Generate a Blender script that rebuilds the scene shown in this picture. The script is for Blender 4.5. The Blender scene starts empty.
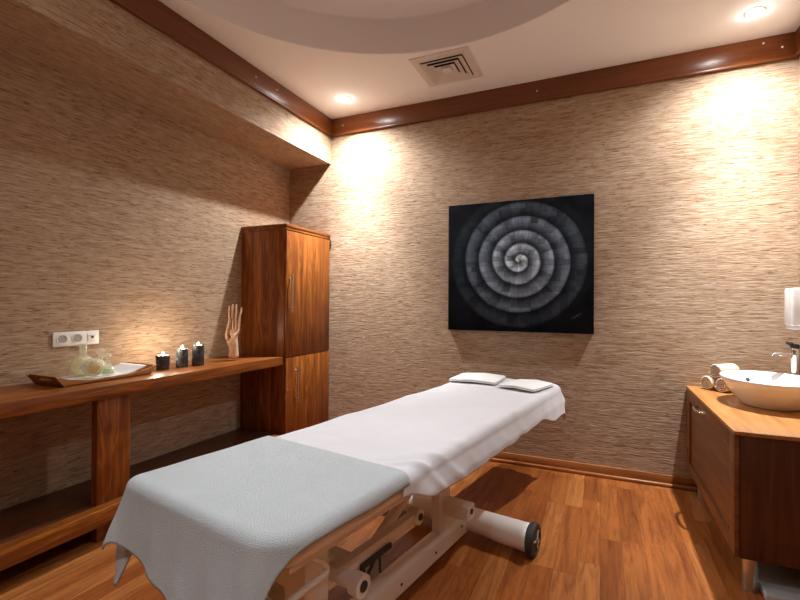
import bpy, bmesh, math, random
from mathutils import Vector, Matrix, noise
random.seed(7)
S = bpy.context.scene
COL = S.collection
PI = math.pi

# ------------------------------------------------------------------ room sizes (metres)
XL, XS, XR = -2.914, -2.42, 1.173       # left wall, face of the bulkhead above it, right wall
YB, YF = 3.733, -1.7                    # back wall, wall behind the viewer
ZC, ZS = 3.088, 2.657                   # ceiling, underside of the bulkhead
RC, RR, RZ = (-0.88, 1.558), 1.44, 3.345 # round ceiling recess

# ------------------------------------------------------------------ helpers
def sock(n, *names):
    for k in names:
        if k in n.inputs: return n.inputs[k]

def mat(name, color, rough=.5, metal=0, spec=.5, emit=None, estr=0, trans=0, ior=1.45, sheen=0, coat=0):
    m = bpy.data.materials.new(name); m.use_nodes = True
    b = m.node_tree.nodes['Principled BSDF']
    b.inputs['Base Color'].default_value = (*color, 1)
    b.inputs['Roughness'].default_value = rough
    b.inputs['Metallic'].default_value = metal
    b.inputs['Specular IOR Level'].default_value = spec
    b.inputs['IOR'].default_value = ior
    b.inputs['Transmission Weight'].default_value = trans
    b.inputs['Sheen Weight'].default_value = sheen
    b.inputs['Coat Weight'].default_value = coat
    if emit:
        b.inputs['Emission Color'].default_value = (*emit, 1)
        b.inputs['Emission Strength'].default_value = estr
    return m

class NT:
    def __init__(s, m): s.t = m.node_tree; s.b = s.t.nodes['Principled BSDF']
    def n(s, typ, **kw):
        x = s.t.nodes.new(typ)
        for k, v in kw.items(): setattr(x, k, v)
        return x
    def l(s, a, b): s.t.links.new(a, b)
    def val(s, x, inp):
        if hasattr(x, 'is_output'): s.l(x, inp)
        else: inp.default_value = x
    def math(s, op, a, b=0, c=None):
        x = s.n('ShaderNodeMath', operation=op)
        s.val(a, x.inputs[0]); s.val(b, x.inputs[1])
        if c is not None: s.val(c, x.inputs[2])
        return x.outputs[0]
    def coords(s):
        o = s.n('ShaderNodeTexCoord').outputs['Object']
        sp = s.n('ShaderNodeSeparateXYZ'); s.l(o, sp.inputs[0])
        return o, sp.outputs
    def vec(s, a, b, c):
        x = s.n('ShaderNodeCombineXYZ')
        for i, q in enumerate((a, b, c)): s.val(q, x.inputs[i])
        return x.outputs[0]
    def scaled(s, v, sc, loc=(0, 0, 0)):
        x = s.n('ShaderNodeMapping'); s.l(v, x.inputs['Vector'])
        x.inputs['Scale'].default_value = sc; x.inputs['Location'].default_value = loc
        return x.outputs[0]
    def noise(s, v, scale=1, detail=3, rough=.55, dist=0):
        x = s.n('ShaderNodeTexNoise'); s.l(v, x.inputs['Vector'])
        x.inputs['Scale'].default_value = scale; x.inputs['Detail'].default_value = detail
        x.inputs['Roughness'].default_value = rough; x.inputs['Distortion'].default_value = dist
        return x.outputs['Fac']
    def ramp(s, f, stops, interp='LINEAR'):
        x = s.n('ShaderNodeValToRGB'); s.l(f, x.inputs[0]); r = x.color_ramp; r.interpolation = interp
        while len(r.elements) < len(stops): r.elements.new(.5)
        for e, (p, c) in zip(r.elements, stops):
            e.position = p; e.color = (*c, 1) if len(c) == 3 else c
        return x.outputs[0]
    def mix(s, f, a, b, blend='MIX'):
        x = s.n('ShaderNodeMix', data_type='RGBA', blend_type=blend)
        s.val(f, x.inputs[0])
        for q, i in ((a, 6), (b, 7)):
            if hasattr(q, 'is_output'): s.l(q, x.inputs[i])
            else: x.inputs[i].default_value = (*q, 1)
        return x.outputs[2]
    def white(s, v):
        x = s.n('ShaderNodeTexWhiteNoise', noise_dimensions='3D'); s.l(v, x.inputs['Vector'])
        return x.outputs['Value']
    def bump(s, h, strength, dist):
        x = s.n('ShaderNodeBump'); s.l(h, x.inputs['Height'])
        x.inputs['Strength'].default_value = strength; x.inputs['Distance'].default_value = dist
        s.l(x.outputs[0], s.b.inputs['Normal'])

def mat_wallpaper(name, along):
    """woven grasscloth: fine broken horizontal fibres, in panels"""
    m = mat(name, (.5, .4, .3), .75, spec=.25); t = NT(m); o, c = t.coords()
    a = c[1] if along == 'y' else c[0]
    other = c[0] if along == 'y' else c[1]
    panel = t.math('FLOOR', t.math('DIVIDE', t.math('ADD', a, 10.31), .92))
    pr = t.white(t.vec(panel, 3.3, 1.7))
    shift = t.math('MULTIPLY', pr, 7.0)
    h = t.math('ADD', c[2], other)                       # across the fibres
    v1 = t.vec(t.math('MULTIPLY', a, 2.6), t.math('ADD', t.math('MULTIPLY', h, 42), shift), shift)
    v2 = t.vec(t.math('MULTIPLY', a, 11.0), t.math('ADD', t.math('MULTIPLY', h, 105), shift), shift)
    v3 = t.vec(t.math('MULTIPLY', a, 20.), t.math('ADD', t.math('MULTIPLY', h, 150), shift), 4.4)
    n1 = t.noise(v1, 1, 4, .6); n2 = t.noise(v2, 1, 3, .6); n3 = t.noise(v3, 1, 2, .5)
    base = t.ramp(n1, [(.3, (.30, .178, .094)), (.5, (.405, .283, .186)), (.7, (.49, .375, .276))])
    mid = t.mix(.55, base, t.ramp(n2, [(.32, (.18, .094, .043)), (.5, (.41, .286, .190)), (.70, (.58, .465, .360))]))
    dash = t.ramp(n3, [(.30, (1, 1, 1)), (.39, (0, 0, 0))])
    col = t.mix(t.math('MULTIPLY', dash, .75), mid, (.095, .053, .030))
    tone = t.ramp(pr, [(0, (.93, .93, .93)), (1, (1.0, 1.0, 1.0))])
    col = t.mix(1, col, tone, 'MULTIPLY')
    t.l(col, t.b.inputs['Base Color'])
    hh = t.math('ADD', t.math('MULTIPLY', n2, .8), t.math('MULTIPLY', n3, .6))
    t.bump(hh, .55, .006)
    return m

def mat_wood(name, dark, mid, light, grain='z', rough=.38, scale=1.0, spec=.5, bump=.05, figure=.5):
    """varnished reddish hardwood with long grain along one axis"""
    m = mat(name, mid, rough, spec=spec); t = NT(m); o, c = t.coords()
    info = t.n('ShaderNodeObjectInfo')
    sc = {'x': (1.3, 22, 22), 'y': (22, 1.3, 22), 'z': (22, 22, 1.3)}[grain]
    sc2 = {'x': (3, 130, 130), 'y': (130, 3, 130), 'z': (130, 130, 3)}[grain]
    sc3 = {'x': (.6, 7, 7), 'y': (7, .6, 7), 'z': (7, 7, .6)}[grain]
    off = t.n('ShaderNodeVectorMath', operation='ADD'); t.l(o, off.inputs[0])
    t.l(t.vec(t.math('MULTIPLY', info.outputs['Random'], 9.1), t.math('MULTIPLY', info.outputs['Random'], 5.3), t.math('MULTIPLY', info.outputs['Random'], 3.7)), off.inputs[1])
    v = off.outputs[0]
    k = scale
    n1 = t.noise(t.scaled(v, tuple(q * k for q in sc)), 1, 4, .6, .8)
    n2 = t.noise(t.scaled(v, tuple(q * k for q in sc2)), 1, 2, .5)
    n3 = t.noise(t.scaled(v, tuple(q * k for q in sc3)), 1, 2, .5, 1.6)
    rings = t.math('FRACT', t.math('MULTIPLY', n3, 9))
    rings = t.math('ABSOLUTE', t.math('SUBTRACT', rings, .5))
    f = t.math('ADD', t.math('MULTIPLY', n1, 1 - .35 * figure), t.math('MULTIPLY', rings, .7 * figure))
    col = t.ramp(f, [(.28, dark), (.5, mid), (.74, light)])
    pores = t.ramp(n2, [(.32, (1, 1, 1)), (.42, (0, 0, 0))])
    col = t.mix(t.math('MULTIPLY', pores, .35), col, tuple(q * .5 for q in dark))
    t.l(col, t.b.inputs['Base Color'])
    t.bump(n2, bump, .002)
    return m

def mat_floor():
    m = mat('parquet', (.4, .16, .06), .3, spec=.5); t = NT(m); o, c = t.coords()
    W, L = .105, .78
    r = t.math('DIVIDE', c[0], W); row = t.math('FLOOR', r)
    sh = t.math('MULTIPLY', t.white(t.vec(row, .37, 2.1)), L)
    q = t.math('DIVIDE', t.math('ADD', c[1], sh), L); idx = t.math('FLOOR', q)
    rnd = t.white(t.vec(row, idx, 5.5)); rnd2 = t.white(t.vec(idx, row, 8.8))
    plank = t.ramp(rnd, [(0, (.26, .074, .016)), (.25, (.40, .130, .030)), (.5, (.33, .098, .021)), (.75, (.50, .190, .052)), (1, (.37, .110, .024))])
    v = t.vec(t.math('MULTIPLY', c[0], 26), t.math('ADD', t.math('MULTIPLY', c[1], 1.7), t.math('MULTIPLY', rnd2, 31)), t.math('MULTIPLY', rnd, 17))
    g = t.noise(v, 1, 4, .6, 1.2)
    v2 = t.vec(t.math('MULTIPLY', c[0], 9), t.math('ADD', t.math('MULTIPLY', c[1], .9), t.math('MULTIPLY', rnd, 23)), t.math('MULTIPLY', rnd2, 17))
    fig = t.math('FRACT', t.math('MULTIPLY', t.noise(v2, 1, 2, .5, 2.2), 10))
    grain = t.ramp(g, [(.3, (.62, .52, .45)), (.5, (1, 1, 1)), (.72, (1.3, 1.35, 1.4))])
    col = t.mix(1, plank, grain, 'MULTIPLY')
    figc = t.ramp(fig, [(0, (.72, .62, .55)), (.25, (1, 1, 1)), (.8, (1.06, 1.08, 1.1)), (1, (.72, .62, .55))])
    col = t.mix(.55, col, t.mix(1, col, figc, 'MULTIPLY'))
    fx = t.math('FRACT', r); fy = t.math('FRACT', q)
    ex = t.math('MINIMUM', fx, t.math('SUBTRACT', 1, fx)); ey = t.math('MINIMUM', fy, t.math('SUBTRACT', 1, fy))
    gap = t.math('MAXIMUM', t.math('LESS_THAN', ex, .010), t.math('LESS_THAN', ey, .0016))
    col = t.mix(t.math('MULTIPLY', gap, .6), col, (.09, .03, .012))
    col = t.mix(1, col, (.74, .72, .71), 'MULTIPLY')
    t.l(col, t.b.inputs['Base Color'])
    t.l(t.ramp(g, [(.3, (.36, .36, .36)), (.7, (.27, .27, .27))]), t.b.inputs['Roughness'])
    t.bump(t.math('SUBTRACT', t.math('MULTIPLY', g, .15), gap), .12, .002)
    return m

def mat_cloth(name, col, scale=260, strength=.5, dist=.004, rough=.95, sheen=.3, weave=False):
    m = mat(name, col, rough, spec=.15, sheen=sheen); t = NT(m); o, c = t.coords()
    n = t.noise(o, scale, 3, .7); n2 = t.noise(o, 9, 3, .6)
    cc = t.mix(1, col, t.ramp(n, [(.3, (.86, .86, .86)), (.6, (1, 1, 1))]), 'MULTIPLY')
    cc = t.mix(1, cc, t.ramp(n2, [(.3, (.95, .95, .95)), (.7, (1, 1, 1))]), 'MULTIPLY')
    t.l(cc, t.b.inputs['Base Color']); t.bump(n, strength, dist)
    return m

def mat_spiral():
    """black canvas with a pale spiral of short painted blocks"""
    m = mat('spiral_paint', (.01, .011, .014), .85, spec=.05); t = NT(m); o, c = t.coords()
    X, Z = c[0], c[2]
    wob = t.noise(o, 5, 2, .5)
    r = t.math('SQRT', t.math('ADD', t.math('MULTIPLY', X, X), t.math('MULTIPLY', Z, Z)))
    r = t.math('ADD', r, t.math('MULTIPLY', t.math('SUBTRACT', wob, .5), .02))
    th = t.math('DIVIDE', t.math('ARCTAN2', Z, X), 2 * PI)
    k = t.math('ADD', t.math('POWER', t.math('DIVIDE', t.math('MAXIMUM', r, .0005), .072), .82), th)
    k = t.math('ADD', k, 3.0)
    ph = t.math('FRACT', k); ring = t.math('FLOOR', k)
    # along the spiral: blocks
    seg = t.math('FLOOR', t.math('MULTIPLY', t.math('ADD', th, t.math('MULTIPLY', ring, .137)), t.math('ADD', t.math('MULTIPLY', ring, 4.0), 6.0)))
    b1 = t.white(t.vec(seg, ring, 1.1))
    gx = t.math('FLOOR', t.math('ADD', t.math('DIVIDE', X, .055), t.math('MULTIPLY', t.white(t.vec(t.math('FLOOR', t.math('DIVIDE', Z, .042)), 1.0, 2.0)), 1.0)))
    b2 = t.white(t.vec(gx, t.math('FLOOR', t.math('DIVIDE', Z, .042)), 4.2))
    fz = t.math('FRACT', t.math('DIVIDE', Z, .042))
    line = t.math('LESS_THAN', fz, .07)
    prof = t.ramp(ph, [(0, (.05, .05, .05)), (.2, (.14, .14, .14)), (.5, (.52, .52, .52)), (.8, (1, 1, 1)), (.91, (.75, .75, .75)), (1, (.05, .05, .05))])
    fade = t.ramp(r, [(0, (.88, 1, 1)), (.06, (.66, .80, .96)), (.17, (.37, .46, .58)), (.30, (.21, .265, .345)), (.42, (.105, .133, .175)), (.50, (.036, .047, .063)), (.57, (.0, .0, .0))])
    blocks = t.math('ADD', .22, t.math('ADD', t.math('MULTIPLY', b1, .62), t.math('MULTIPLY', b2, .55)))
    blocks = t.math('MULTIPLY', blocks, t.math('SUBTRACT', 1, t.math('MULTIPLY', line, .3)))
    brush = t.math('ADD', .65, t.math('MULTIPLY', t.noise(t.scaled(o, (60, 60, 14)), 1, 3, .6), .7))
    val = t.math('MULTIPLY', t.math('MULTIPLY', blocks, brush), 1.0)
    col = t.mix(1, t.mix(1, prof, fade, 'MULTIPLY'), t.vec(val, val, val), 'MULTIPLY')
    bg = t.ramp(t.noise(o, 4, 4, .6), [(.35, (.0035, .0042, .006)), (.7, (.009, .0105, .014))])
    col = t.mix(1, bg, col, 'ADD')
    t.l(col, t.b.inputs['Base Color']); t.bump(t.noise(o, 90, 3, .6), .2, .003)
    return m

def mat_stone(name):
    m = mat(name, (.06, .065, .07), .45); t = NT(m); o, c = t.coords()
    n = t.noise(o, 30, 4, .6, .8)
    t.l(t.ramp(n, [(.35, (.018, .021, .026)), (.55, (.055, .06, .068)), (.75, (.20, .20, .20))]), t.b.inputs['Base Color'])
    return m

M = {}
M['paper_y'] = mat_wallpaper('grasscloth_side', 'y')
M['paper_x'] = mat_wallpaper('grasscloth_back', 'x')
D1, D2, D3 = (.100, .022, .002), (.205, .055, .006), (.40, .135, .019)
M['wood_z'] = mat_wood('iroko_upright', D1, D2, D3, 'z')
M['wood_y'] = mat_wood('iroko_long', D1, D2, D3, 'y')
M['wood_x'] = mat_wood('iroko_cross', D1, D2, D3, 'x')
M['wood_shaded'] = mat_wood('board_shaded', (.055, .016, .006), (.085, .026, .009), (.12, .04, .014), 'y', figure=.2)  # shadow under the shelf is put into this board's colour
M['vanity_shaded'] = mat_wood('vanity_wood_shaded', (.055, .014, .004), (.095, .028, .008), (.145, .048, .014), 'z', figure=.3)  # same wood as the door, with the shade put into its colour
M['vanity_lit'] = mat_wood('vanity_wood_lit', (.11, .036, .011), (.18, .064, .021), (.26, .10, .036), 'y', figure=.3)  # same wood as the body, light bounced off the floor put into its colour
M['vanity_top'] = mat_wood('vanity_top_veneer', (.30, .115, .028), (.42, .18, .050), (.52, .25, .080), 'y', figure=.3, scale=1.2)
M['crown'] = mat_wood('crown_wood', (.115, .030, .007), (.155, .043, .010), (.20, .060, .016), 'y', rough=.30, figure=.15)
M['crown_x'] = mat_wood('crown_wood_back', (.115, .030, .007), (.155, .043, .010), (.20, .060, .016), 'x', rough=.30, figure=.15)
M['tray'] = mat_wood('tray_wood', (.26, .10, .03), (.40, .17, .055), (.52, .25, .09), 'y')
M['floor'] = mat_floor()
M['ceiling'] = mat('ceiling_paint', (.885, .885, .895), .9, spec=.1)
M['vent'] = mat('vent_paint', (.68, .63, .58), .6)
M['vent_dark'] = mat('duct_dark', (.012, .008, .006), .9)
M['towel_blue'] = mat_cloth('terry_pale_blue', (.61, .675, .705), 330, 1.0, .008)
M['sheet'] = mat_cloth('cotton_sheet', (.60, .60, .635), 320, .25, .002)
M['towel_white'] = mat_cloth('terry_white', (.80, .80, .795), 260, .6, .004)
M['towel_peach'] = mat_cloth('terry_cream', (.80, .66, .53), 300, .8, .006)
M['napkin'] = mat_cloth('napkin_white', (.82, .82, .86), 300, .2, .002)
M['vinyl'] = mat('beige_vinyl', (.76, .68, .58), .5)
M['steel_white'] = mat('white_powder_coat', (.78, .75, .72), .42)
M['steel_bright'] = mat('white_plastic_sleeve', (.80, .80, .80), .35)
M['rubber'] = mat('dark_rubber', (.035, .030, .026), .6)
M['chrome'] = mat('chrome', (.82, .83, .85), .12, 1)
M['brushed'] = mat('brushed_steel', (.62, .60, .57), .3, 1)
M['ceramic'] = mat('white_ceramic', (.86, .86, .86), .12, coat=.4)
M['plastic'] = mat('white_plastic', (.82, .82, .81), .35)
M['socket'] = mat('socket_grey', (.33, .32, .30), .5)
M['black'] = mat('black_plastic', (.012, .012, .012), .4)
M['canvas_edge'] = mat('canvas_edge', (.010, .011, .013), .7)
M['spiral'] = mat_spiral()
def mat_glass(name, tint, body=0):
    m = bpy.data.materials.new(name); m.use_nodes = True; t = m.node_tree; t.nodes.clear()
    o = t.nodes.new('ShaderNodeOutputMaterial'); tr = t.nodes.new('ShaderNodeBsdfTransparent'); tr.inputs[0].default_value = (*tint, 1)
    g = t.nodes.new('ShaderNodeBsdfGlossy'); g.inputs[1].default_value = .05
    lw = t.nodes.new('ShaderNodeLayerWeight'); lw.inputs[0].default_value = .35
    mx = t.nodes.new('ShaderNodeMixShader'); pw = t.nodes.new('ShaderNodeMath'); pw.operation = 'POWER'; pw.inputs[1].default_value = 2.5
    ml = t.nodes.new('ShaderNodeMath'); ml.operation = 'MULTIPLY_ADD'; ml.inputs[1].default_value = .50; ml.inputs[2].default_value = .07
    t.links.new(lw.outputs['Facing'], pw.inputs[0]); t.links.new(pw.outputs[0], ml.inputs[0]); t.links.new(ml.outputs[0], mx.inputs[0])
    a = tr.outputs[0]
    if body:
        d = t.nodes.new('ShaderNodeBsdfTranslucent'); d.inputs[0].default_value = (*tint, 1)
        d2 = t.nodes.new('ShaderNodeBsdfDiffuse'); d2.inputs[0].default_value = (*tint, 1)
        ad = t.nodes.new('ShaderNodeMixShader'); t.links.new(d.outputs[0], ad.inputs[1]); t.links.new(d2.outputs[0], ad.inputs[2])
        m2 = t.nodes.new('ShaderNodeMixShader'); m2.inputs[0].default_value = body
        t.links.new(a, m2.inputs[1]); t.links.new(ad.outputs[0], m2.inputs[2]); a = m2.outputs[0]
    rim_white = t.nodes.new('ShaderNodeBsdfDiffuse'); rim_white.inputs[0].default_value = (.95, .95, .9, 1)  # white diffuse stands in for bright reflections along the glass rims
    gm = t.nodes.new('ShaderNodeMixShader'); gm.inputs[0].default_value = .55
    t.links.new(g.outputs[0], gm.inputs[1]); t.links.new(rim_white.outputs[0], gm.inputs[2])
    t.links.new(a, mx.inputs[1]); t.links.new(gm.outputs[0], mx.inputs[2]); t.links.new(mx.outputs[0], o.inputs[0])
    return m
M['glass'] = mat_glass('clear_glass', (.98, .99, .94), .18)
M['oil'] = mat_glass('amber_oil', (1, .96, .70), .7)
M['oil_amber'] = mat_glass('dark_amber_oil', (.90, .68, .30), .6)
M['oil_green'] = mat_glass('green_oil', (.78, .93, .76), .45)
M['stone'] = mat_stone('dark_marbled_stone')
M['wax'] = mat('wax', (.85, .78, .66), .5)
M['flame'] = mat('flame', (1, .8, .5), .5, emit=(1, .82, .55), estr=40)
M['bone'] = mat_wood('pale_carved_wood', (.40, .22, .12), (.58, .37, .24), (.70, .50, .35), 'z', scale=2.0, figure=.3, rough=.55)
M['lamp_glass'] = mat('lamp_lens', (1, 1, 1), .4, emit=(1, .98, .95), estr=95)
M['lamp_glass_fill'] = mat('fill_lamp_lens', (1, 1, 1), .4, emit=(1, .98, .95), estr=4)  # lens of the added, unseen fill lamps
M['slab'] = mat('pale_grey_slab', (.50, .54, .56), .35)
M['ink'] = mat('grey_paint', (.09, .09, .09), .6)

# ---- mesh builders (all coordinates are world coordinates; obj() moves them into the parent's frame)
def new(): return bmesh.new()

def box(bm, x0, x1, y0, y1, z0, z1, bev=0, seg=2, M4=None):
    r = bmesh.ops.create_cube(bm, size=1)
    vs = r['verts']
    T = Matrix.Translation(((x0 + x1) / 2, (y0 + y1) / 2, (z0 + z1) / 2)) @ Matrix.Diagonal((abs(x1 - x0), abs(y1 - y0), abs(z1 - z0), 1))
    bmesh.ops.transform(bm, matrix=T, verts=vs)
    if bev > 0:
        es = list({e for v in vs for e in v.link_edges})
        q = bmesh.ops.bevel(bm, geom=es, offset=bev, segments=seg, profile=.5, affect='EDGES')
        vs = list({v for f in q['faces'] for v in f.verts} | {v for v in vs if v.is_valid})
    if M4 is not None: bmesh.ops.transform(bm, matrix=M4, verts=vs)
    return vs

def frame_of(d):
    d = Vector(d).normalized()
    a = Vector((0, 0, 1)) if abs(d.z) < .9 else Vector((1, 0, 0))
    s = d.cross(a).normalized(); u = s.cross(d).normalized()
    return s, u, d

def tube(bm, pts, rad, n=12, cap=True, closed=False):
    pts = [Vector(p) for p in pts]; N = len(pts)
    rads = rad if isinstance(rad, (list, tuple)) else [rad] * N
    rings = []; s = None
    for i, p in enumerate(pts):
        if closed: d = pts[(i + 1) % N] - pts[i - 1]
        else: d = pts[min(i + 1, N - 1)] - pts[max(i - 1, 0)]
        if s is None: s, u, d = frame_of(d)
        else:
            d = d.normalized(); s = (s - d * s.dot(d)).normalized(); u = s.cross(d)
        rings.append([bm.verts.new(p + (s * math.cos(2 * PI * k / n) + u * math.sin(2 * PI * k / n)) * rads[i]) for k in range(n)])
    for i in range(N if closed else N - 1):
        A, B = rings[i], rings[(i + 1) % N]
        for k in range(n): bm.faces.new((A[k], A[(k + 1) % n], B[(k + 1) % n], B[k]))
    if cap and not closed:
        bm.faces.new(rings[0][::-1]); bm.faces.new(rings[-1])

def lathe(bm, prof, n=32, c=(0, 0, 0), sx=1, sy=1, M4=None):
    """prof: list of (radius, z); revolve about z, scale the circle by sx, sy"""
    rings = []
    for r, z in prof:
        if r < 1e-6: rings.append([bm.verts.new((c[0], c[1], c[2] + z))])
        else: rings.append([bm.verts.new((c[0] + sx * r * math.cos(2 * PI * k / n), c[1] + sy * r * math.sin(2 * PI * k / n), c[2] + z)) for k in range(n)])
    for A, B in zip(rings, rings[1:]):
        for k in range(n):
            k2 = (k + 1) % n
            if len(A) == 1 and len(B) == 1: continue
            if len(A) == 1: bm.faces.new((A[0], B[k2], B[k]))
            elif len(B) == 1: bm.faces.new((A[k], A[k2], B[0]))
            else: bm.faces.new((A[k], A[k2], B[k2], B[k]))
    if M4 is not None:
        bmesh.ops.transform(bm, matrix=M4, verts=[v for R in rings for v in R])

def cyl(bm, p0, p1, r, n=20, r1=None):
    tube(bm, [p0, p1], [r, r if r1 is None else r1], n)

def prism(bm, poly, f0, f1):
    """poly: 2-D outline; f0/f1 map a 2-D point onto the two end planes"""
    A = [bm.verts.new(f0(p)) for p in poly]; B = [bm.verts.new(f1(p)) for p in poly]
    n = len(poly)
    bm.faces.new(A[::-1]); bm.faces.new(B)
    for k in range(n): bm.faces.new((A[k], A[(k + 1) % n], B[(k + 1) % n], B[k]))

def grid(bm, f, nu, nv):
    V = [[bm.verts.new(f(i / nu, j / nv)) for j in range(nv + 1)] for i in range(nu + 1)]
    for i in range(nu):
        for j in range(nv): bm.faces.new((V[i][j], V[i + 1][j], V[i + 1][j + 1], V[i][j + 1]))

def tag(o, label=None, cat=None, group=None, kind=None):
    if label: o['label'] = label
    if cat: o['category'] = cat
    if group: o['group'] = group
    if kind: o['kind'] = kind
    return o

def thing(name, label, cat, loc, rz=0, group=None):
    o = bpy.data.objects.new(name, None); COL.objects.link(o)
    o.empty_display_size = .05
    o.location = loc; o.rotation_euler = (0, 0, rz)
    return tag(o, label, cat, group)

def wmat(o):
    m = o.matrix_basis
    return wmat(o.parent) @ m if o.parent else m

def obj(name, bm, m, parent=None, loc=(0, 0, 0), smooth=True, ang=35, solid=0, offs=-1):
    """one mesh object; bm is in world coordinates"""
    bmesh.ops.recalc_face_normals(bm, faces=bm.faces) if solid == 0 else None
    T = Matrix.Translation(loc) if parent is None else wmat(parent)
    bmesh.ops.transform(bm, matrix=T.inverted(), verts=bm.verts)
    me = bpy.data.meshes.new(name); bm.to_mesh(me); bm.free()
    if smooth:
        me.polygons.foreach_set('use_smooth', [True] * len(me.polygons))
        me.set_sharp_from_angle(angle=math.radians(ang))
    me.materials.append(M[m] if isinstance(m, str) else m)
    o = bpy.data.objects.new(name, me); COL.objects.link(o)
    if parent is None: o.location = loc
    else: o.parent = parent
    if solid:
        s = o.modifiers.new('thickness', 'SOLIDIFY'); s.thickness = solid; s.offset = offs
    return o

def struct(name, bm, m, **kw):
    return tag(obj(name, bm, m, **kw), kind='structure')

def bobj(name, m, parent, *args, **kw):
    bm = new(); box(bm, *args, **kw); return obj(name, bm, m, parent)

# ------------------------------------------------------------------ THE SETTING
bm = new(); box(bm, XL - .1, XR + .1, YF - .1, YB + .1, -.1, 0); struct('floor', bm, 'floor')
# left wall with its bulkhead, one wallpapered body
bm = new()
poly = [(XL - .1, -.1), (XL, -.1), (XL, ZS), (XS, ZS), (XS, ZC), (XS, 3.45), (XL - .1, 3.45)]
prism(bm, poly, lambda p: Vector((p[0], YF - .1, p[1])), lambda p: Vector((p[0], YB, p[1])))
struct('wall_left', bm, 'paper_y', smooth=False)
bm = new(); box(bm, XL - .1, XR + .1, YB, YB + .1, -.1, 3.45); struct('wall_back', bm, 'paper_x')
bm = new(); box(bm, XR, XR + .1, YF - .1, YB, -.1, 3.45); struct('wall_right', bm, 'paper_y')
bm = new(); box(bm, XL, XR, YF - .1, YF, -.1, 3.45); struct('wall_front', bm, 'paper_x')
# ceiling with a round recess
bm = new(); N = 128
x0, x1, y0, y1 = XS - .02, XR + .02, YF - .02, YB + .02
def rect_pt(a):
    dx, dy = math.cos(a), math.sin(a); t = 1e9
    if dx > 1e-9: t = min(t, (x1 - RC[0]) / dx)
    if dx < -1e-9: t = min(t, (x0 - RC[0]) / dx)
    if dy > 1e-9: t = min(t, (y1 - RC[1]) / dy)
    if dy < -1e-9: t = min(t, (y0 - RC[1]) / dy)
    return (RC[0] + dx * t, RC[1] + dy * t, ZC)
angs = sorted([2 * PI * k / N for k in range(N)] + [math.atan2(yy - RC[1], xx - RC[0]) % (2 * PI) for xx in (x0, x1) for yy in (y0, y1)])
out = [bm.verts.new(rect_pt(a)) for a in angs]
prof = [(RR, ZC), (RR - .006, ZC + .004), (RR - .006, RZ - .006), (RR - .012, RZ)]
rings = [[bm.verts.new((RC[0] + r * math.cos(a), RC[1] + r * math.sin(a), z)) for a in angs] for r, z in prof]
seq = [out] + rings
for A, B in zip(seq, seq[1:]):
    for k in range(len(angs)):
        k2 = (k + 1) % len(angs); bm.faces.new((A[k], A[k2], B[k2], B[k]))
bm.faces.new(rings[-1])
top = [bm.verts.new((v.co.x, v.co.y, 3.44)) for v in out]
for k in range(len(angs)):
    k2 = (k + 1) % len(angs); bm.faces.new((out[k2], out[k], top[k], top[k2]))
bm.faces.new(top[::-1])
struct('ceiling', bm, 'ceiling', ang=30)

# crown boards under the ceiling, baseboards
def crown(name, x0, x1, y0, y1, side, m):
    bm = new(); box(bm, x0, x1, y0, y1, 2.935, ZC - .001, .002)
    e = .008
    lx0, lx1, ly0, ly1 = x0, x1, y0, y1
    if side == 'l': lx1 += e
    if side == 'r': lx0 -= e
    if side == 'b': ly0 -= e
    if side == 'f': ly1 += e
    box(bm, lx0, lx1, ly0, ly1, 2.918, 2.938, .003)
    return struct(name, bm, m)
tl = crown('trim_1', XS, XS + .02, YF, YB, 'l', 'crown')
tb = crown('trim_2', XS + .02, XR - .02, YB - .02, YB, 'b', 'crown_x')
crown('trim_3', XR - .02, XR, YF, YB, 'r', 'crown')
crown('trim_4', XS + .02, XR - .02, YF, YF + .02, 'f', 'crown_x')
def screw(p, d, par):
    bm = new(); d = Vector(d)
    cyl(bm, Vector(p), Vector(p) + d * .003, .0065, 10)
    obj('screw_cap', bm, 'plastic', par)
for y, z in ((2.901, 3.02), (2.658, 3.013)): screw((XS + .02, y, z), (1, 0, 0), tl)
for x, z in ((-2.273, 3.007), (-.471, 3.003), (.985, 3.048), (1.085, 3.001)): screw((x, YB - .02, z), (0, -1, 0), tb)

def base(name, x0, x1, y0, y1, dx, dy, m):
    bm = new(); box(bm, x0, x1, y0, y1, 0, .082, .003)
    box(bm, x0 + (dx if dx < 0 else 0), x1 + (dx if dx > 0 else 0), y0 + (dy if dy < 0 else 0), y1 + (dy if dy > 0 else 0), 0, .026, .006, 3)
    return struct(name, bm, m)
M['base_wood'] = mat_wood('baseboard_wood', (.20, .065, .02), (.30, .11, .035), (.38, .15, .05), 'x', figure=.1, rough=.3)
base('baseboard_back', XL + .51, XR - .001, YB - .018, YB, 0, -.022, 'base_wood')
base('baseboard_left', XL, XL + .016, YF, -1.0, .02, 0, 'wood_y')
base('baseboard_right', XR - .016, XR, YF, 2.40, -.02, 0, 'wood_y')

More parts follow.
